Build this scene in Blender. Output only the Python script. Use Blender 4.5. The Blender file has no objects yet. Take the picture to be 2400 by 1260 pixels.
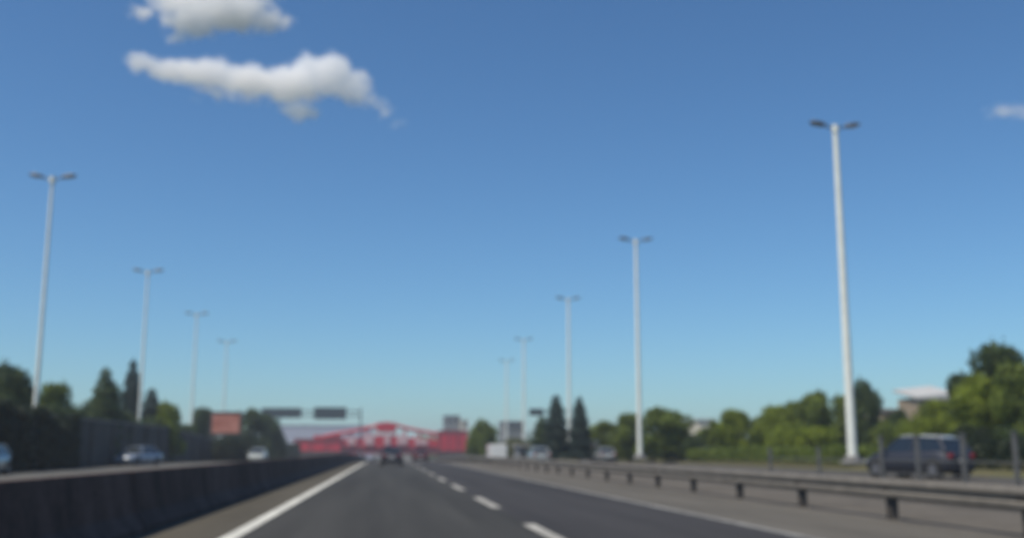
import bpy, math, random
import numpy as np
from mathutils import Vector, Matrix

# ------------------------------------------------------------ camera, world, sun, exposure
S = bpy.context.scene
COL = S.collection
F_PX, U0, V0 = 2480.0, 1200.0, 630.0            # focal length / centre in photo pixels
CAM_H = 1.15
PITCH = math.atan(425 / F_PX)
YAW = math.atan(295 * math.cos(PITCH) / F_PX)
cd = bpy.data.cameras.new("camera"); cam = bpy.data.objects.new("camera", cd); COL.objects.link(cam)
cd.sensor_width = 36.0; cd.lens = 36.0 * F_PX / 2400.0
cd.clip_start = 0.05; cd.clip_end = 12000
cam.location = (0, 0, CAM_H)
cam.rotation_euler = (math.pi / 2 + PITCH, 0, -YAW)
cd.dof.use_dof = True                            # the photograph is out of focus all over
cd.dof.focus_distance = 0.6
cd.dof.aperture_fstop = 9.0
cd.dof.aperture_blades = 0
S.camera = cam

SUN_EL, SUN_AZ = 60.0, 122.0                     # azimuth: degrees to the left of the road direction (+Y)
W = bpy.data.worlds.new("World"); S.world = W; W.use_nodes = True
wn, wl = W.node_tree.nodes, W.node_tree.links
bg = wn["Background"]; bg.inputs[1].default_value = 0.105
sky = wn.new("ShaderNodeTexSky"); sky.sky_type = 'NISHITA'; sky.sun_disc = False
sky.sun_elevation = math.radians(SUN_EL); sky.sun_rotation = math.radians(-SUN_AZ)
sky.altitude = 0; sky.air_density = 1.0; sky.dust_density = 0.4; sky.ozone_density = 2.5
SKY_GAIN = wn.new("ShaderNodeVectorMath"); SKY_GAIN.operation = 'MULTIPLY'
SKY_GAIN.inputs[1].default_value = (0.505, 0.75, 0.905)
SKY_GAM = wn.new("ShaderNodeGamma"); SKY_GAM.inputs[1].default_value = 1.1
wl.new(sky.outputs[0], SKY_GAM.inputs[0]); wl.new(SKY_GAM.outputs[0], SKY_GAIN.inputs[0])
wl.new(SKY_GAIN.outputs[0], bg.inputs[0])
sd = bpy.data.lights.new("sun", 'SUN'); sun = bpy.data.objects.new("sun", sd); COL.objects.link(sun)
sd.energy = 4.8; sd.angle = math.radians(0.5); sd.color = (1.0, 0.90, 0.76)
el, az = math.radians(SUN_EL), math.radians(SUN_AZ)
SUNDIR = Vector((-math.sin(az) * math.cos(el), math.cos(az) * math.cos(el), math.sin(el)))
sun.rotation_euler = SUNDIR.to_track_quat('Z', 'Y').to_euler()
S.view_settings.view_transform = 'Standard'; S.view_settings.look = 'None'
S.view_settings.gamma = 1.0; S.view_settings.exposure = 0.0
S.view_settings.use_curve_mapping = False
S.render.engine = 'CYCLES'
S.cycles.use_denoising = True
S.cycles.volume_bounces = 36
S.cycles.max_bounces = 36
S.cycles.diffuse_bounces = 4
S.cycles.glossy_bounces = 4
S.cycles.transparent_max_bounces = 16
S.cycles.filter_width = 2.0

# ------------------------------------------------------------ helpers
def gz(x, y):
    t = min(1.0, max(0.0, (y - 95.0) / 215.0)); t = t * t * (3 - 2 * t)
    return -2.2 * t

def ray(u, v):
    cx, cy = (u - U0) / F_PX, -(v - V0) / F_PX
    p, s = PITCH, YAW
    Fv = Vector((math.sin(s) * math.cos(p), math.cos(s) * math.cos(p), math.sin(p)))
    Rv = Vector((math.cos(s), -math.sin(s), 0)); Uv = Rv.cross(Fv)
    return Fv + Rv * cx + Uv * cy

def at(u, v, y):
    """world point on the pixel's sight line at road distance y"""
    r = ray(u, v); k = y / r.y
    return Vector((r.x * k, y, CAM_H + r.z * k))

rnd = random.Random(7)

class MB:
    def __init__(s): s.v, s.f, s.sm = [], [], []
    def add(s, vs, fs, smooth=False):
        o = len(s.v); s.v += [tuple(p) for p in vs]
        for f in fs: s.f.append(tuple(i + o for i in f)); s.sm.append(smooth)
    def box(s, c, d, rz=0.0, rx=0.0, ry=0.0, bev=0.0):
        cx, cy, cz = c; hx, hy, hz = d[0] / 2, d[1] / 2, d[2] / 2
        m = Matrix.Translation((cx, cy, cz)) @ Matrix.Rotation(rz, 4, 'Z') @ Matrix.Rotation(ry, 4, 'Y') @ Matrix.Rotation(rx, 4, 'X')
        if bev > 0:
            b = min(bev, hx * .9, hy * .9, hz * .9); vs = []; fs = []
            rings = [(-hz, b), (-hz + b, 0), (hz - b, 0), (hz, b)]
            for z, i in rings:
                ax, ay = hx - i, hy - i
                for px, py in ((-ax + b, -ay), (ax - b, -ay), (ax, -ay + b), (ax, ay - b), (ax - b, ay), (-ax + b, ay), (-ax, ay - b), (-ax, -ay + b)):
                    vs.append(m @ Vector((px, py, z)))
            for k in range(3):
                for j in range(8):
                    a = k * 8 + j; q = k * 8 + (j + 1) % 8
                    fs.append((a, q, q + 8, a + 8))
            fs.append(tuple(range(7, -1, -1))); fs.append(tuple(range(24, 32)))
            s.add(vs, fs); return s
        vs = [m @ Vector((x, y, z)) for x in (-hx, hx) for y in (-hy, hy) for z in (-hz, hz)]
        s.add(vs, [(0, 1, 3, 2), (4, 6, 7, 5), (0, 4, 5, 1), (2, 3, 7, 6), (0, 2, 6, 4), (1, 5, 7, 3)]); return s
    def tube(s, p, q, r0, r1=None, n=12, cap=True):
        r1 = r0 if r1 is None else r1
        p, q = Vector(p), Vector(q); a = (q - p).normalized()
        t = Vector((0, 0, 1)) if abs(a.z) < .9 else Vector((1, 0, 0))
        b = a.cross(t).normalized(); c = a.cross(b).normalized()
        vs = []
        for P, r in ((p, r0), (q, r1)):
            for i in range(n):
                w = 2 * math.pi * i / n
                vs.append(P + b * (r * math.cos(w)) + c * (r * math.sin(w)))
        s.add(vs, [(i, i + n, (i + 1) % n + n, (i + 1) % n) for i in range(n)], True)
        if cap: s.add(vs, [tuple(range(n)), tuple(range(2 * n - 1, n - 1, -1))])
        return s
    def loft(s, rings, caps=True, smooth=False):
        n = len(rings[0]); vs = [p for r in rings for p in r]; fs = []
        for k in range(len(rings) - 1):
            for j in range(n):
                a = k * n + j; q = k * n + (j + 1) % n
                fs.append((a, q, q + n, a + n))
        s.add(vs, fs, smooth)
        if caps: s.add(vs, [tuple(range(n - 1, -1, -1)), tuple(range(len(vs) - n, len(vs)))])
        return s
    def build(s, name, mat, parent=None, loc=None):
        me = bpy.data.meshes.new(name); me.from_pydata(s.v, [], s.f)
        me.polygons.foreach_set("use_smooth", s.sm); me.materials.append(mat)
        me.validate(); me.update()
        import bmesh
        bm = bmesh.new(); bm.from_mesh(me); bmesh.ops.recalc_face_normals(bm, faces=bm.faces); bm.to_mesh(me); bm.free()
        o = bpy.data.objects.new(name, me); COL.objects.link(o)
        if parent: o.parent = parent
        if loc is not None: o.location = loc
        return o

def tag(o, label=None, cat=None, group=None, kind=None):
    if label: o['label'] = label
    if cat: o['category'] = cat
    if group: o['group'] = group
    if kind: o['kind'] = kind
    return o

def empty(name, loc=(0, 0, 0), rz=0):
    o = bpy.data.objects.new(name, None); COL.objects.link(o)
    o.empty_display_size = .3
    o.location = loc; o.rotation_euler = (0, 0, rz); return o

def copy_tree(o, parent=None):
    c = o.copy(); COL.objects.link(c); c.parent = parent
    for ch in [k for k in bpy.data.objects if k.parent == o]: copy_tree(ch, c)
    return c

# ------------------------------------------------------------ materials
def mat(name, col, rough=0.6, metal=0.0, noise=0.0, scale=3.0, col2=None, bump=0.0, stretch=(1, 1, 1), spec=0.5,
        coat=0.0, trans=0.0, fine=0.0, fscale=60.0):
    m = bpy.data.materials.new(name); m.use_nodes = True
    n, l = m.node_tree.nodes, m.node_tree.links; b = n["Principled BSDF"]
    b.inputs["Roughness"].default_value = rough; b.inputs["Metallic"].default_value = metal
    b.inputs["Specular IOR Level"].default_value = spec
    b.inputs["Coat Weight"].default_value = coat
    b.inputs["Base Color"].default_value = (*col, 1)
    if trans: b.inputs["Transmission Weight"].default_value = trans
    if noise or fine or bump:
        tc = n.new("ShaderNodeTexCoord"); mp = n.new("ShaderNodeMapping"); mp.inputs["Scale"].default_value = stretch
        l.new(tc.outputs["Object"], mp.inputs[0])
        nz = n.new("ShaderNodeTexNoise"); nz.inputs["Scale"].default_value = scale; nz.inputs["Detail"].default_value = 7
        nz.inputs["Roughness"].default_value = .62
        l.new(mp.outputs[0], nz.inputs[0])
        rp = n.new("ShaderNodeValToRGB"); rp.color_ramp.elements[0].position = .33; rp.color_ramp.elements[1].position = .67
        c2 = col2 or tuple(c * (1 - noise) for c in col)
        rp.color_ramp.elements[0].color = (*c2, 1); rp.color_ramp.elements[1].color = (*[min(1, c * (1 + noise * .4)) for c in col], 1)
        l.new(nz.outputs[0], rp.inputs[0]); out = rp.outputs[0]
        if fine:
            n2 = n.new("ShaderNodeTexNoise"); n2.inputs["Scale"].default_value = fscale; n2.inputs["Detail"].default_value = 3
            l.new(tc.outputs["Object"], n2.inputs[0])
            mr = n.new("ShaderNodeMapRange"); mr.inputs[1].default_value = .3; mr.inputs[2].default_value = .7
            mr.inputs[3].default_value = 1 - fine; mr.inputs[4].default_value = 1 + fine
            l.new(n2.outputs[0], mr.inputs[0])
            vm = n.new("ShaderNodeVectorMath"); vm.operation = 'SCALE'
            l.new(out, vm.inputs[0]); l.new(mr.outputs[0], vm.inputs[3]); out = vm.outputs[0]
        l.new(out, b.inputs["Base Color"])
        if bump:
            bp = n.new("ShaderNodeBump"); bp.inputs["Strength"].default_value = bump; bp.inputs["Distance"].default_value = .05
            l.new(nz.outputs[0], bp.inputs["Height"]); l.new(bp.outputs[0], b.inputs["Normal"])
    return m

def leafmat(name, c1, c2, tr=0.35):
    m = bpy.data.materials.new(name); m.use_nodes = True
    n, l = m.node_tree.nodes, m.node_tree.links; b = n["Principled BSDF"]
    b.inputs["Roughness"].default_value = .55; b.inputs["Specular IOR Level"].default_value = .25
    tc = n.new("ShaderNodeTexCoord"); nz = n.new("ShaderNodeTexNoise"); nz.inputs["Scale"].default_value = 3.2; nz.inputs["Detail"].default_value = 2
    l.new(tc.outputs["Object"], nz.inputs[0])
    ge = n.new("ShaderNodeNewGeometry")
    ad = n.new("ShaderNodeMath"); ad.operation = 'MULTIPLY_ADD'; ad.inputs[1].default_value = .35
    l.new(ge.outputs["Random Per Island"], ad.inputs[0]); l.new(nz.outputs[0], ad.inputs[2])
    rp = n.new("ShaderNodeValToRGB"); rp.color_ramp.elements[0].position = .48; rp.color_ramp.elements[1].position = .88
    rp.color_ramp.elements[0].color = (*c1, 1); rp.color_ramp.elements[1].color = (*c2, 1)
    l.new(ad.outputs[0], rp.inputs[0]); l.new(rp.outputs[0], b.inputs["Base Color"])
    t = n.new("ShaderNodeBsdfTranslucent"); l.new(rp.outputs[0], t.inputs[0])
    mx = n.new("ShaderNodeMixShader"); mx.inputs[0].default_value = tr
    l.new(b.outputs[0], mx.inputs[1]); l.new(t.outputs[0], mx.inputs[2])
    l.new(mx.outputs[0], n["Material Output"].inputs[0]); return m

M = dict(
    asphalt=mat("asphalt lane", (.051, .050, .046), .85, spec=.15, noise=.34, scale=.9, stretch=(1, .04, 1), fine=.18, fscale=35),
    asphalt_right=mat("asphalt right lane", (.048, .046, .046), .85, spec=.15, noise=.34, scale=.9, stretch=(1, .04, 1), fine=.18, fscale=35),
    shoulder=mat("worn shoulder", (.114, .106, .090), .9, spec=.15, noise=.22, scale=.7, stretch=(1, .15, 1), fine=.2, fscale=30),
    left_shoulder=mat("left shoulder", (.085, .077, .060), .9, spec=.15, noise=.2, scale=.7, stretch=(1, .15, 1), fine=.2, fscale=30),
    gravel=mat("dry gravel", (.122, .110, .092), .95, spec=.15, noise=.35, scale=.5, fine=.25, fscale=20),
    farroad=mat("opposite road", (.115, .115, .105), .85, spec=.15, noise=.2, scale=.4, stretch=(1, .08, 1), fine=.1),
    frontage=mat("frontage road", (.085, .08, .07), .85, spec=.15, noise=.2, scale=.3, stretch=(1, .1, 1), fine=.1),
    soil=mat("ground", (.10, .105, .06), .95, spec=.15, noise=.4, scale=.15, fine=.2, fscale=4),
    grass=mat("grass verge", (.075, .080, .035), .9, spec=.15, noise=.4, scale=.4, col2=(.11, .095, .055), fine=.3, fscale=8),
    line=mat("road paint", (.60, .60, .54), .7, spec=.15, noise=.30, scale=1.2, fine=.15, fscale=25),
    dashpaint=mat("faded road paint", (.38, .37, .33), .7, noise=.35, scale=1.2, fine=.15, fscale=25, spec=.15),
    wornline=mat("worn road paint", (.25, .25, .235), .8, spec=.15, noise=.45, scale=1.5, fine=.15, fscale=25),
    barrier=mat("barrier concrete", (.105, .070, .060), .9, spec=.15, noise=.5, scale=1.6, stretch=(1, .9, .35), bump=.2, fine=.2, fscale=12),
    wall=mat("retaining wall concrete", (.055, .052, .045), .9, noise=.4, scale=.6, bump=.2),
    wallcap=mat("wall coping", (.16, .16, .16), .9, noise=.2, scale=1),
    steel=mat("galvanised rail", (.17, .155, .13), .7, .15, noise=.25, scale=2.0),
    railpost=mat("rail post", (.055, .048, .04), .8, .0, noise=.3, scale=3),
    pole=mat("white painted pole", (.78, .80, .72), .5, noise=.12, scale=1.2),
    lamp=mat("lamp housing", (.075, .085, .10), .5, noise=.1, scale=5),
    lens=mat("lamp lens", (.25, .27, .28), .15, spec=.7),
    fence=mat("fence metal", (.13, .13, .125), .7, .1, noise=.2, scale=3),
    red=mat("red paint", (.54, .010, .028), .5, noise=.25, scale=.25),
    reddark=mat("dark red steel", (.30, .03, .04), .6, noise=.3, scale=.4),
    towerbase=mat('tower base', (.055, .03, .025), .9, noise=.3, scale=.4),
    banner=mat("pale banner", (.60, .38, .38), .6, noise=.1, scale=.4),
    concrete=mat("concrete", (.30, .29, .27), .9, noise=.25, scale=.5),
    cream=mat("cream wall", (.60, .56, .46), .85, noise=.15, scale=.3),
    whitewall=mat("white wall", (.42, .43, .50), .8, noise=.08, scale=.2),
    greywall=mat("grey wall", (.20, .21, .21), .85, noise=.15, scale=.3),
    tan=mat("tan wall", (.30, .24, .17), .9, noise=.25, scale=.4),
    roofwhite=mat("white roof sheet", (.46, .46, .44), .5, noise=.08, scale=.5),
    winglass=mat("window glass", (.02, .025, .03), .1, spec=.8),
    signback=mat("sign back", (.055, .075, .085), .6, noise=.1, scale=1),
    signframe=mat("sign steel", (.10, .12, .13), .5, .4, noise=.1, scale=2),
    billboard=mat("billboard print", (.50, .22, .16), .6, noise=.3, scale=.55, col2=(.34, .09, .05)),
    bbframe=mat("billboard frame", (.07, .06, .05), .7, noise=.2, scale=1),
    trunk=mat("bark", (.06, .048, .035), .95, noise=.35, scale=4, bump=.5),
    tyre=mat("tyre", (.012, .012, .012), .9, noise=.1, scale=8),
    rim=mat("wheel rim", (.16, .16, .17), .5, .5, noise=.05, scale=8),
    glass=mat("car glass", (.015, .02, .025), .06, spec=.8),
    trim=mat("car trim", (.02, .02, .02), .6, noise=.1, scale=8),
    headlight=mat("headlamp glass", (.70, .72, .74), .12, spec=.8),
    taillight=mat("tail lamp red", (.30, .01, .01), .2, spec=.6),
    plate=mat("number plate", (.6, .6, .58), .5),
)
def paint(name, c, metal=.2): return mat(name, c, .28 if max(c) > .2 else .5, metal, noise=.04, scale=1.5, coat=.7 if max(c) > .2 else .1)
LM = dict(
    olive=leafmat("olive leaves", (.085, .115, .012), (.27, .34, .032)),
    mid=leafmat("green leaves", (.055, .085, .014), (.21, .27, .045)),
    dark=leafmat("dark leaves", (.022, .042, .016), (.085, .125, .035), .22),
    conifer=leafmat("conifer needles", (.010, .024, .020), (.028, .050, .036), .15),
    hedge=leafmat("hedge leaves", (.010, .020, .010), (.030, .045, .018), .2),
    pale=leafmat("pale leaves", (.07, .085, .03), (.17, .18, .07)),
)

# ------------------------------------------------------------ ground and roads
def strip(name, x0, x1, y0, y1, dz, m, step=10.0, kind='structure', parent=None):
    ys = []; y = y0
    while y < y1 - 1e-6:
        ys.append(y); y += step if y < 420 else 200.0
    ys.append(y1)
    mb = MB(); vs = []; fs = []
    for y in ys:
        z = gz(0, y) + dz; vs += [(x0, y, z), (x1, y, z)]
    for i in range(len(ys) - 1): fs.append((2 * i, 2 * i + 1, 2 * i + 3, 2 * i + 2))
    mb.add(vs, fs); o = mb.build(name, m, parent)
    if kind: o['kind'] = kind
    return o

strip("ground", -3500, 3500, -60, 6000, -.05, M['soil'])
strip("motorway_lane", -2.12, 2.27, -30, 900, 0, M['asphalt'])
strip("motorway_lane", 2.27, 5.66, -30, 900, 0, M['asphalt_right'])
strip("hard_shoulder", 5.66, 8.3, -30, 900, -.004, M['shoulder'])
strip("median_shoulder", -3.95, -2.12, -30, 900, -.004, M['left_shoulder'])
strip("gravel_strip", 8.3, 12.0, -30, 900, -.02, M['gravel'])
strip("frontage_road", 12.0, 27.0, -30, 600, -.012, M['frontage'])
strip("opposite_carriageway", -21.2, -3.95, -30, 900, -.008, M['farroad'])
strip("edge_line", -2.17, -1.95, -30, 420, .004, M['line'])
strip("edge_line", 5.55, 5.72, -30, 420, .004, M['wornline'])
mb = MB()
k = 0; y = 2.4
while y < 330:
    z0, z1 = gz(0, y) + .004, gz(0, y + 4.9) + .004
    mb.add([(2.17, y, z0), (2.37, y, z0), (2.37, y + 4.9, z1), (2.17, y + 4.9, z1)], [(0, 1, 2, 3)]); y += 9.8
tag(mb.build("lane_dashes", M['dashpaint']), kind='structure')
# grass verge, a low bank on the right of the frontage road
mb = MB(); vs = []; fs = []
ys = list(range(-30, 420, 10)); prof = [(27.0, 0.0), (27.2, .13), (28.0, .2), (29.5, .45), (34, .75), (60, .8), (120, .3)]
for y in ys:
    for x, z in prof: vs.append((x, y, gz(x, y) + z - .03 + (rnd.random() - .5) * (.05 if x > 25 else 0)))
n = len(prof)
for i in range(len(ys) - 1):
    for j in range(n - 1): a = i * n + j; fs.append((a, a + 1, a + n + 1, a + n))
mb.add(vs, fs, True); tag(mb.build("grass_verge", M['grass']), kind='structure')
mb = MB(); vs = []; fs = []
for y in ys:
    for x, z in [(-21.6, .02), (-21.2, .12)][::-1]: vs.append((x, y, gz(x, y) + z))
for i in range(len(ys) - 1): fs.append((2 * i, 2 * i + 1, 2 * i + 3, 2 * i + 2))
mb.add(vs, fs); tag(mb.build("kerb", M['concrete']), kind='structure')

# ------------------------------------------------------------ median barrier and walls
def prof_wall(prof, ys, zf=gz, cap=True):
    mb = MB(); rings = []
    for y in ys: rings.append([Vector((x, y, zf(x, y) + z)) for x, z in prof])
    mb.loft(rings, cap); return mb
XB = -3.38
P = [(XB, -.1), (XB, .08), (XB - .14, .28), (XB - .22, .86), (XB - .38, .86), (XB - .46, .28), (XB - .60, .08), (XB - .60, -.1)]
ysb = []
y = -20.0
while y < 420: ysb += [y, y + 5.9, y + 5.92, y + 5.98]; y += 6.0
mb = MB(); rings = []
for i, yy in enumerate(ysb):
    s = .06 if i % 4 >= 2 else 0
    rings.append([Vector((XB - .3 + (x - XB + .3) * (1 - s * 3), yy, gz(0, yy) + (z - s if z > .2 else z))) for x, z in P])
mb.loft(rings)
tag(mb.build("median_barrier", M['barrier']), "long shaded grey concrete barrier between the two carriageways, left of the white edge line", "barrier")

def wall_top(y): return 3.35 if y < 112 else 3.35 - (y - 112) * .035
w = empty("retaining_wall", (-21.6, 30, 0))
tag(w, "tall dark grey concrete wall along the far edge of the opposite carriageway", "wall")
mb = MB(); yy = 10.0
while yy < 150:
    t0, t1 = wall_top(yy), wall_top(yy + 5.94)
    mb.add([(0, yy - 30, -.1), (0, yy - 30 + 5.94, -.1), (-.4, yy - 30 + 5.94, -.1), (-.4, yy - 30, -.1),
            (0, yy - 30, t0), (0, yy - 30 + 5.94, t1), (-.4, yy - 30 + 5.94, t1), (-.4, yy - 30, t0)],
           [(0, 1, 5, 4), (1, 2, 6, 5), (2, 3, 7, 6), (3, 0, 4, 7), (4, 5, 6, 7)])
    mb.box((.06, yy - 30 + 5.97, t1 / 2 - .1), (.16, .3, t1)); yy += 6.0
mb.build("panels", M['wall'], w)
mb = MB(); yy = 10.0
while yy < 148:
    t0 = wall_top(yy + 3)
    mb.box((-.2, yy - 27, t0 + .06), (.6, 5.9, .14)); yy += 6.0
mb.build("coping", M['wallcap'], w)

# ------------------------------------------------------------ guardrail (W-beam with posts)
XR = 8.62
g = empty("guardrail", (XR, 8, 0))
tag(g, "steel crash barrier with dark posts running along the right hard shoulder", "guardrail")
wp = [(0, .34), (-.05, .39), (-.05, .44), (0, .48), (0, .52), (-.05, .56), (-.05, .61), (0, .67), (.012, .67), (-.035, .61), (-.035, .56), (.015, .52), (.015, .48), (-.035, .44), (-.035, .39), (.012, .34)]
mb = MB(); rings = [[Vector((x, yy - 8, gz(0, yy) + z)) for x, z in wp] for yy in range(6, 260, 4)]
mb.loft(rings); mb.build("rail", M['steel'], g)
p0 = MB().box((0, 0, .30), (.12, .20, .66)).box((-.05, 0, .50), (.14, .24, .24)).build("post", M['railpost'], g)
yy = 9.8; first = True
while yy < 250:
    o = p0 if first else p0.copy()
    if not first: COL.objects.link(o); o.parent = g
    o.location = (.10, yy - 8, gz(0, yy) - .02); first = False; yy += 4.03

# light fence on the far side of the gravel strip
g = empty("roadside_fence", (16.0, 27, 0))
tag(g, "low pale metal post fence standing in front of the dark car on the right", "fence")
p0 = MB().box((0, 0, .78), (.10, .10, 1.6)).box((0, 0, 1.6), (.13, .13, .05)).build("post", M['fence'], g)
first = True
for yy in (23.4, 25.8, 28.3, 30.9, 33.3, 38.4, 43.5):
    o = p0 if first else p0.copy()
    if not first: COL.objects.link(o); o.parent = g
    o.location = (0, yy - 27, 0); first = False
    if yy > 35: o.scale = (1, 1, .8)
for z in (.45, .85):
    MB().box((0, 6.4, z), (.03, 20.4, .04)).build("rail", M['fence'], g)

# ------------------------------------------------------------ lamp posts
LH = 18.0
lp = empty("street_lamp", (0, 0, 0))
mb = MB(); mb.tube((0, 0, 0), (0, 0, LH), .17, .095, 20); mb.build("pole", M['pole'], lp)
MB().tube((0, 0, -.1), (0, 0, .35), .36, .34, 20).box((0, 0, .02), (.8, .8, .1)).build("base", M['concrete'], lp)
MB().tube((0, 0, LH - .35), (0, 0, LH + .06), .15, .14, 16).build("collar", M['pole'], lp)
for s in (-1, 1):
    MB().tube((.1 * s, 0, LH - .12), (.55 * s, 0, LH + .02), .05, .045, 8).build("arm", M['lamp'], lp)
    a = -.14 * s
    h = MB()
    rings = []
    for t, ww, hh in ((0, .10, .06), (.12, .17, .10), (.5, .22, .12), (.85, .19, .09), (1.0, .10, .04)):
        cx = s * (.46 + t * .72); cz = LH + .03 + t * .14
        rings.append([Vector((cx, -ww, cz)), Vector((cx, -ww * .7, cz + hh)), Vector((cx, ww * .7, cz + hh)), Vector((cx, ww, cz)), Vector((cx, ww * .8, cz - hh * .6)), Vector((cx, -ww * .8, cz - hh * .6))])
    h.loft(rings); hd = h.build("lamp_head", M['lamp'], lp)
    MB().box((s * .84, 0, LH + .03), (.42, .26, .05), ry=a).build("lens", M['lens'], hd)
# u of base, v of top, distance from the top height
lamps = [
    (1998, 298, "tallest white lamp post in view, with twin dark heads, standing right of the guardrail", .045),
    (1500, 563, "second white twin-headed lamp post on the right, between the round tree and the bush", 0),
    (1335, 700, "white twin-headed lamp post standing between the two pointed conifers", 0),
    (1228, 795, "faint far lamp post just left of the pointed conifers", 0),
    (1187, 845, "faint far lamp post rising beside the white box truck", 0),
    (75, 415, "nearest lamp post on the left, pale with twin heads, behind the dark wall", -.02),
    (322, 635, "second lamp post on the left, rising beside the dark conifer behind the wall", 0),
    (445, 735, "third lamp post on the left, just left of the pink billboard", 0),
    (520, 800, "faint fourth lamp post on the left, rising behind the pink billboard", 0),
]
first = True
for u, vt, lab, rz in lamps:
    zt0 = .55 if u > 1000 else .25
    d = 60.0
    for _ in range(12):                       # distance at which an 18 m post reaches the row of its lamps
        zt = gz(0, d) + zt0 + LH
        r = ray((u + 905) / 2 if abs(u - 905) < 0 else u, vt); d = (zt - CAM_H) / (r.z / r.y)
    b = at(u, 1060, d)
    o = lp if first else copy_tree(lp)
    first = False
    o.location = (b.x, d, gz(0, d) + zt0); o.rotation_euler = (0, 0, rz)
    if u == 1998: o.scale = (1.22, 1.22, 1)
    for k_ in o.children:
        if k_.name.startswith('pole'): k_.scale = (1.2, 1.2, 1) if u == 1998 else (.75, .75, 1) if u < 1000 else (1, 1, 1)
    tag(o, lab, "lamp post", "twin-headed white lamp posts along the motorway")

# ------------------------------------------------------------ foliage
def leaves_mesh(name, pts, nrm, size, seed, m, flat=.6):
    rs = np.random.RandomState(seed); N = len(pts)
    n = nrm + rs.normal(0, flat, (N, 3)); n /= np.linalg.norm(n, axis=1)[:, None] + 1e-9
    t = rs.normal(0, 1, (N, 3)); a = np.cross(n, t); a /= np.linalg.norm(a, axis=1)[:, None] + 1e-9
    b = np.cross(n, a); s = (size * rs.uniform(.6, 1.4, N))[:, None]
    v = np.stack([pts - a * s, pts - b * s * .55, pts + a * s, pts + b * s * .55], 1).reshape(-1, 3)
    me = bpy.data.meshes.new(name)
    me.vertices.add(N * 4); me.vertices.foreach_set("co", v.astype(np.float32).ravel())
    me.loops.add(N * 4); me.loops.foreach_set("vertex_index", np.arange(N * 4, dtype=np.int32))
    me.polygons.add(N); me.polygons.foreach_set("loop_start", np.arange(0, N * 4, 4, dtype=np.int32))
    me.polygons.foreach_set("loop_total", np.full(N, 4, dtype=np.int32))
    me.update(calc_edges=True); me.materials.append(m); return me

def crown_pts(blobs, N, seed):
    rs = np.random.RandomState(seed)
    B = np.array(blobs); wts = B[:, 3] ** 2; wts /= wts.sum()
    idx = rs.choice(len(B), N, p=wts)
    d = rs.normal(0, 1, (N, 3)); d /= np.linalg.norm(d, axis=1)[:, None]
    r = B[idx, 3] * rs.uniform(.45, 1.0, N) ** .5
    # lumps: leaves gather in sprays
    r *= 1 + .22 * np.sin(d[:, 0] * 7 + idx) * np.sin(d[:, 1] * 6 + 2 * idx) + .08 * np.sin(d[:, 2] * 13)
    r = np.where(rs.uniform(0, 1, N) < .06, r * rs.uniform(1.0, 1.3, N), r)
    p = B[idx, :3] + d * r[:, None]
    return p, d

def broad(seed, N=13000):                          # unit tree: height 1, width about 1
    r = random.Random(seed); bl = [(0, 0, .50, .30), (0, 0, .26, .26)]
    for i in range(15):
        a = r.random() * 6.28; q = .12 + .24 * r.random(); z = .2 + .6 * r.random()
        q *= 1.15 - .55 * max(0, z - .5) * 2
        bl.append((q * math.cos(a), q * math.sin(a), z, .10 + .09 * r.random()))
    for i in range(4):
        a = r.random() * 6.28; bl.append((.12 * math.cos(a), .12 * math.sin(a), .78 + .07 * r.random(), .11 + .05 * r.random()))
    p, d = crown_pts(bl, N, seed); p[:, 2] = np.clip(p[:, 2], .03, 1.05); return p, d, .020
def conifer(seed, N=12000):
    rs = np.random.RandomState(seed)
    z = 1 - np.sqrt(rs.uniform(0, 1, N)) * .95
    tier = (z * 11) % 1
    rad = (1 - z) ** .52 * .31 * (1.0 - .35 * tier) * (1 + .12 * np.sin(z * 37 + seed))
    a = rs.uniform(0, 2 * math.pi, N); rr = rad * rs.uniform(.5, 1, N) ** .5 * (1 + .15 * np.sin(a * 5 + z * 20))
    p = np.stack([rr * np.cos(a), rr * np.sin(a), z], 1); d = np.stack([np.cos(a), np.sin(a), np.full(N, .5)], 1)
    return p, d, .016
def bush(seed, N=9000):
    r = random.Random(seed); bl = [(0, 0, .3, .38)]
    for i in range(12):
        a = r.random() * 6.28; q = .15 + .28 * r.random(); bl.append((q * math.cos(a), q * math.sin(a), .22 + .45 * r.random(), .13 + .12 * r.random()))
    p, d = crown_pts(bl, N, seed); p[:, 2] = np.clip(p[:, 2], .0, 1.05); return p, d, .02
KINDS = {'broad': broad, 'conifer': conifer, 'bush': bush}
_pt = {}; _cm = {}; _tm = {}
def crown_mesh(kind, var, m):
    k = (kind, var, m)
    if k not in _cm:
        if (kind, var) not in _pt: _pt[(kind, var)] = KINDS[kind](11 + var * 5)
        p, d, s = _pt[(kind, var)]
        _cm[k] = leaves_mesh("crown", p, d, s, var + 3, LM[m])
    return _cm[k]
def trunk_mesh(kind):
    if kind not in _tm:
        mb = MB()
        if kind == 'conifer': mb.tube((0, 0, -.02), (0, 0, .9), .028, .006, 8)
        else:
            mb.tube((0, 0, -.02), (.01, 0, .34), .035, .024, 8)
            for i, (a, q, z) in enumerate(((.4, .24, .62), (2.3, .22, .7), (4.1, .25, .6), (5.3, .15, .8))):
                mb.tube((.01, 0, .28), (q * .55 * math.cos(a), q * .55 * math.sin(a), .34 + (z - .3) * .5), .018, .012, 6)
                mb.tube((q * .55 * math.cos(a), q * .55 * math.sin(a), .34 + (z - .3) * .5), (q * math.cos(a), q * math.sin(a), z), .012, .004, 6)
        o = mb.build("trunk", M['trunk']); _tm[kind] = o.data; bpy.data.objects.remove(o)
    return _tm[kind]
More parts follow.
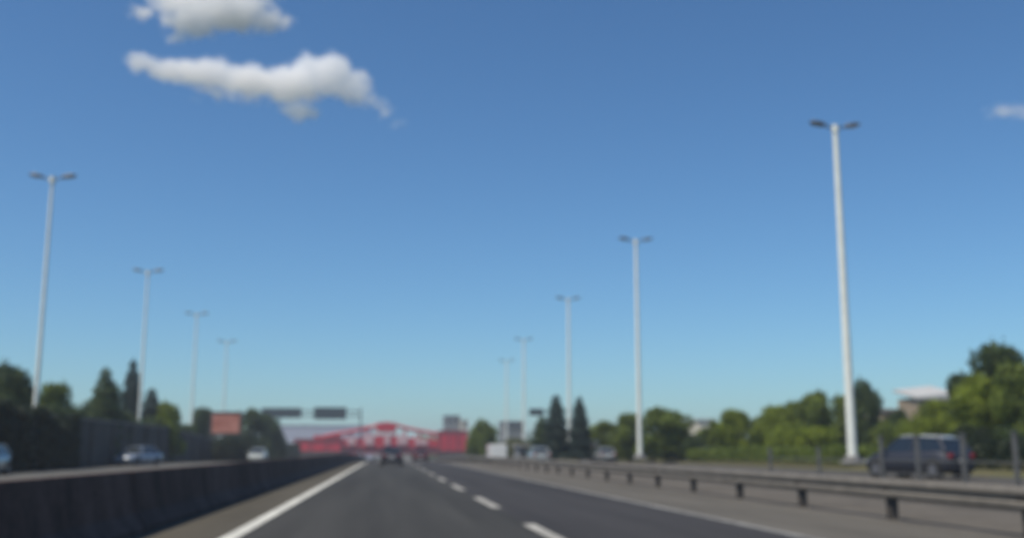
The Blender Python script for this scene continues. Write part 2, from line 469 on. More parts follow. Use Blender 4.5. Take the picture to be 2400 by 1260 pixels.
def tree(name, u, vtop, d, wpx, kind, m, label, cat="tree", var=0, base=None, group=None, zb=None):
    b = at(u, 1060, d); top = at(u, vtop, d).z
    z0 = (gz(b.x, d) + (.5 if b.x > 25 else 0)) if zb is None else zb
    h = (top - z0) / (.95 if kind != 'bush' else .92); dist = d / math.cos(math.atan2(b.x, d))
    wm = wpx * d / F_PX
    o = empty(name, (b.x, d, z0), rnd.random() * 6.28)
    wk = {'broad': .92, 'conifer': .62, 'bush': 1.0}[kind]
    s = wm / wk
    t = bpy.data.objects.new("trunk", trunk_mesh(kind)); COL.objects.link(t); t.parent = o; t.scale = (s, s, h)
    c = bpy.data.objects.new("crown", crown_mesh(kind, var, m)); COL.objects.link(c); c.parent = o; c.scale = (s, s, h)
    if kind == 'bush': c.name = "foliage"; t.name = "stem"
    tag(o, label, cat, group); return o

T = "broadleaf_tree"; Cn = "conifer_tree"; Bs = "shrub"
# left side, behind the wall
tree(T, 12, 850, 70, 150, 'broad', 'dark', "dark-topped leafy tree at the left edge of the photo, behind the wall", var=0)
tree(T, 30, 905, 76, 150, 'broad', 'olive', "sunlit olive tree in front of the dark tree at the left edge", var=1)
tree(T, 118, 897, 82, 110, 'broad', 'mid', "rounded green tree just right of the nearest left lamp post", var=2)
tree(T, 175, 935, 88, 100, 'bush', 'dark', "low dark tree filling the dip between the round tree and the pointed one", var=1)
tree(T, 236, 868, 90, 105, 'conifer', 'dark', "pointed dark green tree left of the slate conifer", var=0)
tree(T, 240, 905, 94, 120, 'broad', 'dark', "bushy dark tree at the foot of the pointed green one", var=1)
tree(Cn, 300, 850, 112, 80, 'conifer', 'conifer', "tall slate-dark conifer beside the second left lamp post", var=1)
tree(Cn, 348, 915, 116, 90, 'conifer', 'conifer', "shorter dark conifer right of the second left lamp post", var=0)
tree(T, 390, 940, 112, 86, 'broad', 'olive', "small bright olive tree left of the third left lamp post", var=0)
tree(T, 428, 978, 142, 55, 'bush', 'mid', "small green tree at the foot of the third left lamp post", var=0)
tree(T, 470, 955, 150, 75, 'broad', 'dark', "narrow dark tree at the left of the pink billboard", var=2)
tree(T, 580, 955, 160, 80, 'broad', 'dark', "dark tree at the right of the pink billboard", var=0)
tree(T, 630, 972, 175, 75, 'broad', 'dark', "dark green tree below the left overhead sign", var=1)
tree(T, 652, 1000, 180, 50, 'bush', 'dark', "low dark tree at the left end of the red bridge", var=0)
tree(T, 545, 1012, 132, 130, 'bush', 'hedge', "dark rounded shrub mass below the pink billboard", "shrub", var=1)
# right side
tree(T, 1135, 985, 150, 85, 'broad', 'mid', "small green tree above the white box truck", var=1)
tree(T, 1110, 1005, 170, 50, 'bush', 'pale', "pale bush between the red bridge and the box truck", "shrub", var=0)
tree(T, 1212, 1020, 150, 90, 'bush', 'pale', "pale olive bushes right of the box truck", "shrub", var=1)
tree(Cn, 1304, 930, 108, 88, 'conifer', 'conifer', "pointed dark conifer left of the lamp post pair gap", var=0)
tree(Cn, 1270, 978, 112, 80, 'conifer', 'dark', "lower green conifer at the left foot of the taller one", var=1)
tree(Cn, 1359, 934, 106, 76, 'conifer', 'conifer', "slim dark conifer right of the lamp post", var=1)
tree(T, 1430, 985, 112, 110, 'broad', 'mid', "green bush-like tree right of the slim conifer", var=0)
tree(T, 1478, 968, 108, 100, 'broad', 'mid', "green tree at the second right lamp post", var=2)
tree(T, 1558, 957, 100, 172, 'broad', 'mid', "wide round green tree right of the second lamp post", var=1)
tree(T, 1622, 1010, 98, 90, 'bush', 'dark', "dark low tree in the dip right of the round tree", var=0)
tree(T, 1722, 957, 96, 115, 'broad', 'olive', "yellow-green tree between the two building gaps", var=0)
tree(T, 1680, 985, 100, 60, 'broad', 'mid', "small green tree touching the left of the yellow-green one", var=1)
tree(T, 1825, 950, 92, 125, 'broad', 'olive', "olive tree with a flat top left of the tallest lamp post", var=2)
tree(T, 1915, 916, 90, 120, 'broad', 'mid', "green tree whose top rises just left of the tallest lamp post", var=0)
tree(T, 1890, 985, 84, 190, 'bush', 'olive', "wide sunlit olive bush in front of the trees by the tallest lamp post", "shrub", var=1)
tree(T, 2035, 893, 92, 105, 'broad', 'dark', "dark green tree directly right of the tallest lamp post", var=1)
tree(T, 1985, 925, 94, 100, 'broad', 'mid', "green tree behind the tallest lamp post", var=2)
tree(T, 2075, 975, 88, 90, 'bush', 'mid', "low green tree in front of the tan building", var=1)
tree(T, 2350, 800, 66, 190, 'broad', 'dark', "tall dark-topped tree at the right edge of the photo", var=0)
tree(T, 2265, 875, 72, 110, 'broad', 'dark', "dark tree beside the white roof, left of the tallest right-edge tree", var=2)
tree(T, 2300, 880, 60, 170, 'broad', 'olive', "large sunlit olive tree below the dark crowns at the right edge", var=1)
tree(T, 2395, 850, 58, 170, 'broad', 'mid', "green tree cut off by the right edge of the photo", var=2)
tree(T, 2200, 935, 76, 130, 'broad', 'olive', "olive tree in front of the white-roofed building", var=0)
tree(T, 2150, 965, 80, 110, 'bush', 'olive', "round olive bush behind the dark car", "shrub", var=0)
tree(T, 2290, 985, 54, 120, 'bush', 'hedge', "shaded dark bush just right of the dark car", "shrub", var=1)
tree(T, 2385, 985, 52, 130, 'bush', 'dark', "dark bush at the foot of the right-edge trees", "shrub", var=0)
for i, o in enumerate([o for o in bpy.data.objects if o.name.startswith(T) and o.get('category') == 'shrub']): o.name = Bs

tree(T, 1662, 1000, 104, 60, 'broad', 'mid', 'small green tree just below the cream house', var=0)
tree(T, 1782, 975, 100, 80, 'broad', 'mid', 'green tree filling the gap right of the yellow-green tree', var=1)
tree(T, 1868, 940, 98, 90, 'broad', 'mid', 'green tree behind the flat-topped olive tree', var=2)
tree(T, 2182, 950, 70, 90, 'bush', 'olive', 'rounded olive bush hiding the lower wall of the white-roofed building', 'shrub', var=0)
tree(T, 2110, 962, 92, 80, 'broad', 'dark', 'small dark tree hiding the low tan building', var=1)
# clipped hedges: boxes of leaves
def hedge(name, x0, x1, y0, y1, h, m, label, N, cat="hedge", z=None, kind=None, size=.11):
    rs = np.random.RandomState(int(abs(x0) * 10 + y0))
    p = rs.uniform(0, 1, (N, 3)); face = rs.randint(0, 3, N); d = np.zeros((N, 3))
    q = p.copy()
    sx = rs.choice([0, 1], N); q[face == 0, 0] = sx[face == 0]; d[face == 0, 0] = sx[face == 0] * 2 - 1
    q[face == 1, 2] = 1; d[face == 1, 2] = 1
    sy = rs.choice([0, 1], N); m2 = (face == 2) & (rs.uniform(0, 1, N) < .3); q[m2, 1] = sy[m2]; d[m2, 1] = sy[m2] * 2 - 1
    m3 = (face == 2) & ~m2; q[m3, 0] = sx[m3]; d[m3, 0] = sx[m3] * 2 - 1
    L = y1 - y0
    top = h * (1 + .10 * np.sin(q[:, 1] * L * .9) + .08 * np.sin(q[:, 1] * L * .37 + 1))
    P3 = np.stack([x0 + (x1 - x0) * q[:, 0], y0 + L * q[:, 1], top * q[:, 2]], 1) + rs.normal(0, size, (N, 3))
    P3[:, 2] = np.clip(P3[:, 2], 0, 99)
    c = np.array([(x0 + x1) / 2, (y0 + y1) / 2, 0]); P3 -= c
    zz = gz(c[0], c[1]) if z is None else z
    if kind:
        P3[:, 2] += np.array([gz(0, a + c[1]) for a in P3[:, 1]]) - zz
    o = bpy.data.objects.new(name, leaves_mesh(name, P3, d, size, 5, LM[m])); COL.objects.link(o)
    o.location = (c[0], c[1], zz)
    return tag(o, label, cat, None, kind)
hedge("ivy_hedge", -21.3, -20.3, 44, 74, 3.2, 'hedge', "very dark ivy-like hedge covering the near end of the wall at the left edge", 26000, size=.12)
hedge("hedge", -24.5, -22.3, 60, 130, 3.6, 'dark', "dark hedge showing over the top of the left wall", 26000, size=.15)
hedge("hedge", 27.5, 30, 62, 96, .75, 'mid', "low green hedge on the grass verge near the tallest lamp post", 16000, z=.45, size=.10)
hedge("hedge", 28.5, 31, 30, 52, 1.1, 'hedge', "low dark hedge on the verge at the right edge of the photo", 12000, z=.35, size=.10)
hedge("hedge", 27.8, 29.4, 98, 150, 1.4, 'dark', "low dark hedge under the round green trees right of the carriageway", 14000, z=.2, size=.12)
hedge("hedge", -24, -20.5, 138, 260, 3.0, 'hedge', "long dark hedge beyond the end of the left wall", 30000, size=.2, kind=None, z=-1.0)

# far wood on the horizon
rs = np.random.RandomState(5); pts = []; nr = []
for i in range(260):
    x = rs.uniform(-520, 620); y = rs.uniform(420, 640); h = rs.uniform(6, 11.0); w_ = rs.uniform(6, 11)
    if abs(x + y * 0.0) < 14: continue
    n_ = 320; d = rs.normal(0, 1, (n_, 3)); d /= np.linalg.norm(d, axis=1)[:, None]
    pp = d * np.array([w_, w_ * .6, h * .55]) * rs.uniform(.7, 1.05, (n_, 1)) + np.array([x, y, -2.2 + h * .5])
    pp[:, 2] = np.maximum(pp[:, 2], -2.2); pts.append(pp); nr.append(d)
pts = np.concatenate(pts); nr = np.concatenate(nr)
o = bpy.data.objects.new("far_wood", leaves_mesh("far_wood", pts, nr, .9, 9, LM['mid'])); COL.objects.link(o)
tag(o, "distant belt of trees closing the horizon", "wood", None, 'stuff')

# ------------------------------------------------------------ cars
def car(name, pt, style='sedan'):
    """nose towards +Y, on the ground at the origin"""
    root = empty(name)
    hb = style == 'hatch'
    L = 2.0 if hb else 2.2
    st = [(-L, .62, .40, .72), (-L + .06, .78, .26, .90), (-L + .45, .85, .20, .95 if not hb else .98), (-1.2, .87, .18, .96), (0, .88, .18, .94),
          (1.0, .87, .18, .93), (1.35, .86, .2, .88), (L - .35, .82, .22, .78), (L - .08, .72, .28, .68), (L, .60, .36, .58)]
    rings = []
    for y, w_, zb, zt in st:
        mz = (zb + zt) / 2 + .06
        rings.append([Vector((-w_ * .9, y, zb)), Vector((-w_, y, zb + .1)), Vector((-w_ * 1.01, y, mz)), Vector((-w_ * .97, y, zt - .06)), Vector((-w_ * .86, y, zt)),
                      Vector((w_ * .86, y, zt)), Vector((w_ * .97, y, zt - .06)), Vector((w_ * 1.01, y, mz)), Vector((w_, y, zb + .1)), Vector((w_ * .9, y, zb))])
    MB().loft(rings, True, True).build("body", pt, root)
    yr0, yr1 = (-1.9, -1.45) if hb else (-1.75, -1.15)
    gl = MB(); zt = 1.44; B = [(-.80, yr0, .90), (.80, yr0, .90), (.80, 1.05, .90), (-.80, 1.05, .90)]
    Tt = [(-.60, yr1, zt - .03), (.60, yr1, zt - .03), (.60, .32, zt), (-.60, .32, zt)]
    gl.add(B + Tt, [(0, 1, 5, 4), (1, 2, 6, 5), (2, 3, 7, 6), (3, 0, 4, 7), (4, 5, 6, 7)]); gl.build("window", M['glass'], root)
    rf = MB(); rings = []
    for y, w_, z in ((yr1 - .06, .58, zt - .05), (yr1 + .15, .63, zt + .01), (-.4, .645, zt + .05), (.15, .63, zt + .035), (.36, .58, zt - .005)):
        rings.append([Vector((-w_, y, z - .03)), Vector((-w_ * .85, y, z + .02)), Vector((w_ * .85, y, z + .02)), Vector((w_, y, z - .03))])
    rf.loft(rings, True, True); rf.build("roof", pt, root)
    for s in (-1, 1):
        for a_, b_, r_ in (((s * .79, 1.06, .91), (s * .60, .33, zt), .035), ((s * .80, -.35, .91), (s * .61, -.38, zt), .04), ((s * .79, yr0 + .05, .92), (s * .60, yr1, zt - .02), .06)):
            MB().tube(a_, b_, r_, n=6).build("pillar", pt, root)
        MB().box((s * .97, .82, .97), (.2, .12, .13), bev=.03).build("mirror", pt, root)
        MB().box((s * .58, L - .07, .60), (.30, .14, .13), bev=.04).build("headlight", M['headlight'], root)
        MB().box((s * .64, -L + .03, .78), (.24, .10, .16), bev=.03).build("tail_light", M['taillight'], root)
        for y in (-1.32, 1.30):
            w = MB().tube((s * .70, y, .32), (s * .90, y, .32), .32, n=20).build("wheel", M['tyre'], root)
            MB().tube((s * .905, y, .32), (s * .915, y, .32), .19, n=12).build("rim", M['rim'], w)
            MB().tube((s * .66, y, .34), (s * .885, y, .34), .385, n=20).build("wheel_arch", M['trim'], root)
    MB().box((0, L - .03, .44), (1.0, .06, .14), bev=.02).build("grille", M['trim'], root)
    MB().box((0, -L - .0, .36), (1.3, .08, .14), bev=.02).build("bumper", M['trim'], root)
    MB().box((0, -L - .03, .62), (.42, .03, .12)).build("number_plate", M['plate'], root)
    MB().box((0, L + .02, .42), (.42, .03, .12)).build("number_plate", M['plate'], root)
    return root
def put(o, u, d, rz, label, cat="car", x=None, group=None):
    b = at(u, 1060, d); o.location = (b.x if x is None else x, d, gz(0, d) - .004); o.rotation_euler = (0, 0, rz); tag(o, label, cat, group)
PI = math.pi
c = car("car", paint("silver car paint", (.28, .32, .37), .3)); put(c, 325, 88, PI - .38, "silver car driving towards the camera beside the left wall")
c = car("car", paint("white car paint", (.42, .45, .41), 0), 'hatch'); put(c, 605, 118, PI, "small white car on the opposite carriageway below the dark shrub mass")
c = car("car", paint("pale car paint", (.25, .28, .28), .2), 'hatch'); put(c, -46, 54, PI, "pale car half cut off by the left edge of the photo")
c = car("car", paint("dark car paint", (.035, .03, .04), .2)); put(c, 918, 88, 0, "dark car ahead in the camera's own lane, seen from behind under the bridge")
c = car("car", paint("black car paint", (.030, .033, .045), .3), 'hatch'); put(c, 2150, 43.5, .42, "tall dark blue-black hatchback with sun glint coloured onto its roof, behind the fence posts on the right"); c.scale = (1.08, 1.1, 1.2)
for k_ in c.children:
    if k_.name.startswith("roof"): k_.data.materials[0] = paint("pale roof paint", (.42, .43, .42), .1)  # dark car's roof coloured pale to imitate sun and sky glinting off it
c = car("car", paint("slate car paint", (.035, .045, .05), .3)); put(c, 1650, 96, .25, "dark car on the frontage road at the foot of the round green tree")
c = car("car", paint("grey car paint", (.30, .32, .30), .3)); put(c, 1262, 96, 0, "grey car beside the box truck, left of the dark conifers")
c = car("car", paint("off white car paint", (.24, .25, .24), .1)); put(c, 1415, 104, 0, "pale car on the frontage road right of the slim conifer")
c = car("car", paint("maroon car paint", (.10, .02, .025), .2), 'hatch'); put(c, 985, 128, 0, "small dark red car far ahead under the right half of the bridge")

t = empty("box_truck")
MB().box((0, -.6, 1.72), (2.2, 4.4, 2.1), bev=.05).build("cargo_box", paint("truck box white", (.82, .82, .78), 0), t)
cb = MB(); cb.loft([[Vector((x, y, z)) for x, z in ((-1 * w_, .45), (-1 * w_, h_), (w_, h_), (w_, .45))] for y, w_, h_ in ((1.7, .98, 2.3), (2.5, .98, 2.25), (3.0, .95, 1.35), (3.4, .9, 1.2))])
cb.build("cab", paint("truck cab white", (.6, .6, .58), 0), t)
MB().box((0, .2, .55), (1.0, 5.6, .2)).build("chassis", M['trim'], t)
for s in (-1, 1):
    MB().box((s * .53, -2.82, 1.72), (1.0, .04, 1.9), bev=.015).build("rear_door", paint("truck door", (.78, .78, .74), 0), t)
    MB().box((s * .85, -2.83, .6), (.3, .06, .14), bev=.02).build("tail_light", M['taillight'], t)
    for y in (-1.9, 2.4):
        w = MB().tube((s * .72, y, .4), (s * 1.02, y, .4), .4, n=20).build("wheel", M['tyre'], t)
        MB().tube((s * 1.025, y, .4), (s * 1.035, y, .4), .22, n=12).build("rim", M['rim'], w)
MB().box((0, -2.8, .45), (2.0, .12, .12), bev=.02).build("bumper", M['trim'], t)
put(t, 1163, 122, 0, "small white box truck seen from behind, right of the red bridge", "truck"); t.scale = (.88, .9, .70)

# ------------------------------------------------------------ red arched footbridge
DB = 330.0; bz = gz(0, DB)
sc = DB / F_PX
def bx(u): return at(u, 1050, DB).x
def bzv(u, v): return at(u, v, DB).z
br = empty("red_footbridge", (bx(905), DB, bz))
tag(br, "red arched footbridge with pale panels crossing the whole motorway ahead", "bridge")
ox = bx(905)
zd, zt2 = bzv(905, 1046), bzv(905, 1018)
def BX(u): return bx(u) - ox
def BZ(v): return bzv(905, v) - bz
MB().box(((BX(720) + BX(1085)) / 2, 0, BZ(1054)), (BX(1085) - BX(720), 3.4, BZ(1045) - BZ(1063))).build("deck", M['reddark'], br)
for yy in (-1.75, 1.75):
    for a, b_, nm, mm, v0_, v1_ in ((735, 800, "parapet", 'red', 1020, 1046), (1025, 1085, "parapet", 'red', 1018, 1046)):
        MB().box(((BX(a) + BX(b_)) / 2, yy, (BZ(v0_) + BZ(v1_)) / 2), (BX(b_) - BX(a), .12, BZ(v0_) - BZ(v1_))).build(nm, M[mm], br)
# arch chord and hangers on both faces
us = [760, 790, 825, 860, 885, 905, 925, 950, 985, 1015, 1045]; vs_ = [1022, 1016, 1010, 1003, 995, 991, 995, 1002, 1009, 1014, 1020]
for yy in (-1.9, 1.9):
    mb = MB()
    for i in range(len(us) - 1): mb.tube((BX(us[i]), yy, BZ(vs_[i])), (BX(us[i + 1]), yy, BZ(vs_[i + 1])), .42, n=8)
    mb.build("arch", M['red'], br)
    mb = MB()
    for i in range(1, len(us) - 1): mb.tube((BX(us[i]), yy, BZ(1046)), (BX(us[i]), yy, BZ(vs_[i])), .22, n=6)
    for i in range(len(us) - 1): mb.tube((BX(us[i]), yy, BZ(1044)), (BX(us[i + 1]), yy, BZ(vs_[i + 1])), .14, n=6)
    mb.build("truss", M['red'], br)
mb = MB()
for i in range(len(us) - 1):
    x0_, x1_ = BX(us[i]), BX(us[i + 1]); f = .50
    z0_, z1_ = BZ(1046) + (BZ(vs_[i]) - BZ(1046)) * f, BZ(1046) + (BZ(vs_[i + 1]) - BZ(1046)) * f
    mb.add([(x0_, -2.12, BZ(1048)), (x1_, -2.12, BZ(1048)), (x1_, -2.12, z1_), (x0_, -2.12, z0_), (x0_, -2.0, BZ(1048)), (x1_, -2.0, BZ(1048)), (x1_, -2.0, z1_), (x0_, -2.0, z0_)],
           [(0, 1, 2, 3), (7, 6, 5, 4), (3, 2, 6, 7), (0, 4, 5, 1)])
mb.build("side_panel", M['red'], br)
MB().box((0, -2.3, (BZ(990) + BZ(1012)) / 2), (BX(928) - BX(884), .3, BZ(990) - BZ(1012)), bev=.5).build("crest_panel", M['red'], br)
for a, b_, v0_ in ((815, 834, 1026), (854, 876, 1017), (901, 914, 1015), (930, 955, 1021), (972, 1002, 1029)):
    MB().box(((BX(a) + BX(b_)) / 2, -2.35, (BZ(v0_) + BZ(1041)) / 2), (BX(b_) - BX(a), .15, BZ(v0_) - BZ(1041)), bev=.05).build("banner_panel", M['banner'], br)
for a, b_, v0_ in ((692, 800, 1030), (1028, 1092, 1010)):
    tw = MB(); cx = (BX(a) + BX(b_)) / 2; ww = BX(b_) - BX(a)
    tw.box((cx, -1.0, BZ(v0_) / 2), (ww, 4.6, BZ(v0_))); tw.build("stair_tower", M['red'], br)
    MB().box((cx, -1.0, BZ(v0_) + .15), (ww + .8, 5.2, .3)).build("tower_roof", M['reddark'], br)
    MB().box((cx, -1.0, BZ(1056) / 2), (ww + .5, 5.0, BZ(1056))).build("tower_base", M['towerbase'], br)
    for j in range(4):
        MB().box((cx - ww * .5 + ww / 3 * j, -3.4, (BZ(v0_) + BZ(1056)) / 2), (.35, .3, BZ(v0_) - BZ(1056))).build("tower_rib", M['reddark'], br)
for u in (855, 1000):
    MB().box((BX(u), 0, BZ(1058) / 2), (.9, 2.2, BZ(1058))).build("pier", M['concrete'], br)

# ------------------------------------------------------------ overhead sign gantry and signs
DG = 200.0; gzv = gz(0, DG)
def GX(u): return at(u, 1000, DG).x
def GZ(v): return at(800, v, DG).z - gzv
g = empty("sign_gantry", (GX(750), DG, gzv)); ox = GX(750)
tag(g, "overhead gantry with two dark grey sign boards above the opposite carriageway", "gantry")
for u in (655, 845): MB().tube((GX(u) - ox, 0, 0), (GX(u) - ox, 0, GZ(955)), .17, .12, 12).build("column", M['signframe'], g)
mb = MB()
for z in (GZ(962), GZ(974)):
    for yy in (-.3, .3): mb.tube((GX(655) - ox, yy, z), (GX(845) - ox, yy, z), .09, n=8)
for i in range(12):
    xa = GX(655) - ox + (GX(845) - GX(655)) * i / 12; xb = GX(655) - ox + (GX(845) - GX(655)) * (i + 1) / 12
    mb.tube((xa, -.3, GZ(962)), (xb, -.3, GZ(974)), .05, n=6)
mb.build("truss", M['signframe'], g)
for a, b_, v0_, v1_ in ((612, 706, 956, 979), (735, 811, 954, 982)):
    p = MB().box(((GX(a) + GX(b_)) / 2 - ox, -.55, (GZ(v0_) + GZ(v1_)) / 2), (GX(b_) - GX(a), .12, GZ(v0_) - GZ(v1_)), bev=.03).build("sign_board", M['signback'], g)

d = 130.0; q = at(1240, 1060, d)
g = empty("road_sign", (q.x + .4, d, gz(0, d))); tag(g, "dark sign board on a tall cantilever mast left of the pointed conifers", "sign")
hz_ = at(1257, 965, d).z - gz(0, d); xx = at(1257, 965, d).x - q.x - .4
MB().tube((2.6, 0, 0), (2.6, 0, hz_ + .3), .12, .09, 10).build("mast", M['signframe'], g)
MB().tube((2.6, 0, hz_), (xx, 0, hz_), .06, n=8).build("arm", M['signframe'], g)
MB().box((xx, -.1, hz_), (1.8, .08, .85), bev=.02).build("sign_board", M['signback'], g)

# billboard
d = 142.0; q = at(526, 1060, d); z0 = gz(0, d)
g = empty("billboard", (q.x, d, z0)); tag(g, "pink and orange billboard in a dark frame among dark trees on the left", "billboard")
zt_, zb_ = at(526, 968, d).z - z0, at(526, 1014, d).z - z0; wB = 62 * d / F_PX
MB().box((0, 0, (zt_ + zb_) / 2), (wB, .2, zt_ - zb_), bev=.03).build("panel", M['billboard'], g)
mb = MB()
for z in (zt_ + .12, zb_ - .12): mb.box((0, 0, z), (wB + .5, .3, .24))
for s in (-1, 1): mb.box((s * (wB / 2 + .13), 0, (zt_ + zb_) / 2), (.24, .3, zt_ - zb_))
mb.build("frame", M['bbframe'], g)
for s in (-1, 1): MB().tube((s * 1.2, .3, 0), (s * 1.2, .3, zb_ - .1), .16, n=10).build("post", M['bbframe'], g)
MB().box((0, -.5, zb_ - .3), (wB + .8, .8, .08)).build("catwalk", M['bbframe'], g)

# ------------------------------------------------------------ buildings
def building(name, u0_, u1_, vt, d, depth, wm, rm, label, rows=2, cols=5, roof='flat', over=.4):
    a, b_ = at(u0_, 1050, d), at(u1_, 1050, d); z0 = gz(0, d) + (.3 if a.x > 25 else 0); H = at((u0_ + u1_) / 2, vt, d).z - z0; w_ = b_.x - a.x
    o = empty(name, ((a.x + b_.x) / 2, d + depth / 2, z0)); tag(o, label, "building")
    MB().box((0, 0, H / 2), (w_, depth, H)).build("wall", wm, o)
    if roof == 'flat':
        MB().box((0, 0, H + .12), (w_ + over, depth + over, .26)).build("roof", rm, o)
    else:
        r = MB(); r.add([(-w_ / 2 - over, -depth / 2 - over, H), (w_ / 2 + over, -depth / 2 - over, H + .5), (w_ / 2 + over, depth / 2 + over, H + 1.6), (-w_ / 2 - over, depth / 2 + over, H + 1.1),
                         (-w_ / 2 - over, -depth / 2 - over, H - .25), (w_ / 2 + over, -depth / 2 - over, H - .2), (w_ / 2 + over, depth / 2 + over, H + 1.3), (-w_ / 2 - over, depth / 2 + over, H + .8)],
                        [(0, 1, 2, 3), (4, 7, 6, 5), (0, 4, 5, 1), (1, 5, 6, 2), (2, 6, 7, 3), (3, 7, 4, 0)]); r.build("roof", rm, o)
    for i in range(rows):
        for j in range(cols):
            x = -w_ / 2 + w_ * (j + .5) / cols; z = H * (i + .55) / rows
            f = MB().box((x, -depth / 2 - .03, z), (w_ / cols * .5, .1, H / rows * .45)).build("window", M['winglass'], o)
            MB().box((x, -depth / 2 - .06, z - H / rows * .25), (w_ / cols * .6, .16, .08)).build("sill", M['concrete'], f)
    return o
building("warehouse", 655, 870, 997, 420, 30, M['whitewall'], M['roofwhite'], "long pale warehouse behind the left half of the red bridge", rows=0, cols=9)
building("apartment_block", 1042, 1078, 974, 400, 14, M['greywall'], M['greywall'], "grey square apartment block behind the right end of the red bridge", rows=4, cols=3)
building("tower", 1080, 1097, 984, 395, 8, M['cream'], M['cream'], "narrow cream tower beside the grey apartment block", rows=4, cols=1)
building("house", 1640, 1675, 985, 150, 10, M['cream'], M['roofwhite'], "small cream house in the gap right of the round green tree", rows=1, cols=2)
building("white_roofed_building", 2162, 2240, 930, 112, 5, M['tan'], M['roofwhite'], "tall building with a sloping white roof left of the right-edge trees", rows=2, cols=3, roof='mono', over=.35)
building("low_building", 2070, 2160, 962, 118, 12, M['tan'], M['concrete'], "low tan building left of the white-roofed one", rows=1, cols=4)
building("kiosk", 1215, 1290, 1046, 112, 4, M['greywall'], M['concrete'], "low grey roadside building at the foot of the left conifer", rows=1, cols=3)
building("shed", 1378, 1445, 1044, 118, 6, M['greywall'], M['concrete'], "low grey shed with a pale roof right of the slim conifer", rows=1, cols=2)
building("brown_building", 1180, 1228, 988, 240, 10, M['greywall'], M['concrete'], "grey building behind the far lamp posts right of the box truck", rows=3, cols=3)

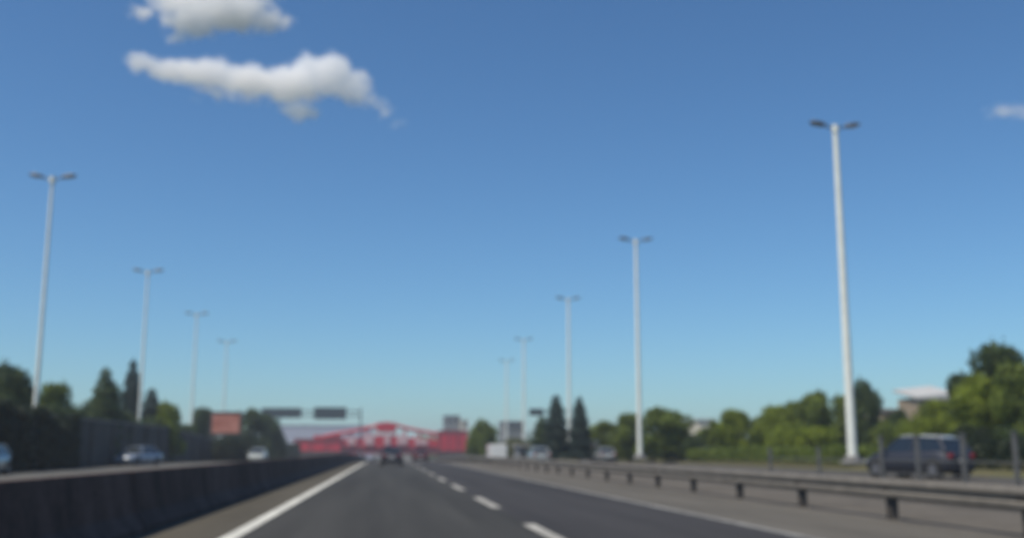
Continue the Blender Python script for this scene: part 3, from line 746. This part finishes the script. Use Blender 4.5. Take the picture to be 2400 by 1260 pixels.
# ------------------------------------------------------------ clouds
def cloud(name, blobs, D, label, dens=.042, seed=0.0, thr=.0):
    """blobs: (u, v, ru, rv, strength) in photo pixels, turned into metres at distance D"""
    uc = sum(b[0] for b in blobs) / len(blobs); vc = sum(b[1] for b in blobs) / len(blobs)
    r = ray(uc, vc); r.normalize(); c0 = Vector((0, 0, CAM_H)) + r * D; k = D / F_PX
    m = bpy.data.materials.new(name); m.use_nodes = True
    n, l = m.node_tree.nodes, m.node_tree.links; n.remove(n["Principled BSDF"])
    tc = n.new("ShaderNodeTexCoord"); P0 = tc.outputs["Object"]
    nz = n.new("ShaderNodeTexNoise"); nz.inputs["Scale"].default_value = .022; nz.inputs["Detail"].default_value = 7; nz.inputs["Roughness"].default_value = .6
    of = n.new("ShaderNodeVectorMath"); of.operation = 'ADD'; of.inputs[1].default_value = (seed * 100, seed * 37, 0)
    l.new(P0, of.inputs[0]); l.new(of.outputs[0], nz.inputs[0])
    cur = None; mb = MB()
    for (u, v, ru, rv, st) in blobs:
        cx, cz = (u - uc) * k, -(v - vc) * k; rx, rz_ = ru * k, rv * k; ry = rx * .7
        s1 = n.new("ShaderNodeVectorMath"); s1.operation = 'SUBTRACT'; s1.inputs[1].default_value = (cx, 0, cz); l.new(P0, s1.inputs[0])
        s2 = n.new("ShaderNodeVectorMath"); s2.operation = 'DIVIDE'; s2.inputs[1].default_value = (rx, ry, rz_); l.new(s1.outputs[0], s2.inputs[0])
        s3 = n.new("ShaderNodeVectorMath"); s3.operation = 'LENGTH'; l.new(s2.outputs[0], s3.inputs[0])
        s4 = n.new("ShaderNodeMath"); s4.operation = 'MULTIPLY_ADD'; s4.inputs[1].default_value = -st; s4.inputs[2].default_value = st; l.new(s3.outputs["Value"], s4.inputs[0])
        if cur is None: cur = s4.outputs[0]
        else:
            mx = n.new("ShaderNodeMath"); mx.operation = 'SMOOTH_MAX'; mx.inputs[2].default_value = .25; l.new(cur, mx.inputs[0]); l.new(s4.outputs[0], mx.inputs[1]); cur = mx.outputs[0]
        vs = []; fs = []; na, nb = 16, 10
        for i in range(nb + 1):
            th = math.pi * i / nb
            for j in range(na):
                ph = 2 * math.pi * j / na
                vs.append((cx + 1.12 * rx * math.sin(th) * math.cos(ph), 1.12 * ry * math.sin(th) * math.sin(ph), cz + 1.12 * rz_ * math.cos(th)))
        for i in range(nb):
            for j in range(na): fs.append((i * na + j, i * na + (j + 1) % na, (i + 1) * na + (j + 1) % na, (i + 1) * na + j))
        mb.add(vs, fs, True)
    # edge field + noise -> density
    a1 = n.new("ShaderNodeMath"); a1.operation = 'MULTIPLY_ADD'; a1.inputs[1].default_value = 2.3; a1.inputs[2].default_value = -1.1; l.new(nz.outputs[0], a1.inputs[0])
    a2 = n.new("ShaderNodeMath"); a2.operation = 'ADD'; l.new(cur, a2.inputs[0]); l.new(a1.outputs[0], a2.inputs[1])
    mr = n.new("ShaderNodeMapRange"); mr.interpolation_type = 'SMOOTHSTEP'
    mr.inputs[1].default_value = .12 + thr; mr.inputs[2].default_value = .95 + thr; mr.inputs[3].default_value = 0; mr.inputs[4].default_value = dens
    l.new(a2.outputs[0], mr.inputs[0])
    pv = n.new("ShaderNodeVolumePrincipled"); pv.inputs["Color"].default_value = (.995, .995, .995, 1); pv.inputs["Anisotropy"].default_value = .0
    l.new(mr.outputs[0], pv.inputs["Density"]); l.new(pv.outputs[0], n["Material Output"].inputs["Volume"])
    o = mb.build(name, m); o.location = c0; o.rotation_euler = (0, 0, -YAW)
    rm = o.modifiers.new("union", 'REMESH'); rm.mode = 'VOXEL'; rm.voxel_size = max(4.0, 9 * k)
    return tag(o, label, "cloud")
D0 = 2600.0
cloud("cloud", [(345, 150, 62, 26, 1.0), (415, 162, 85, 34, 1.2), (500, 172, 95, 40, 1.3), (590, 188, 100, 42, 1.4), (680, 200, 100, 48, 1.5), (715, 165, 60, 48, 1.3), (770, 180, 80, 58, 1.6),
                (825, 200, 50, 55, 1.2), (700, 262, 62, 30, .8), (600, 225, 80, 26, .6), (510, 222, 60, 24, .5), (865, 245, 40, 26, .6), (895, 270, 38, 20, .5), (930, 292, 34, 14, .45)], D0,
      "long white cumulus cloud with a raised right end, upper left of the sky", seed=1)
cloud("cloud", [(455, 50, 80, 42, 1.3), (540, 30, 110, 48, 1.5), (620, 50, 60, 30, 1.2), (440, 5, 110, 40, 1.2), (520, -15, 130, 42, 1.2), (345, 30, 50, 20, .7), (430, 88, 45, 18, .5)], 4200.0,
      "white cloud cut off by the top edge of the photo", dens=.028, seed=3)
cloud("cloud", [(2378, 262, 70, 15, .7), (2440, 262, 70, 17, .7)], D0, "thin pale cloud wisp at the right edge of the sky", dens=.03, seed=5)

# ------------------------------------------------------------ haze
hz = MB().box((0, 0, 0), (7600, 6800, 34)).build("haze", M['soil']); hz.location = (0, 3000, 12.5)
m = bpy.data.materials.new("haze air"); m.use_nodes = True; n, l = m.node_tree.nodes, m.node_tree.links
n.remove(n["Principled BSDF"]); pv = n.new("ShaderNodeVolumePrincipled")
pv.inputs["Color"].default_value = (.86, .92, 1.0, 1); pv.inputs["Density"].default_value = .00055; pv.inputs["Anisotropy"].default_value = .3
l.new(pv.outputs[0], n["Material Output"].inputs["Volume"]); hz.data.materials.clear(); hz.data.materials.append(m)
tag(hz, kind='stuff')
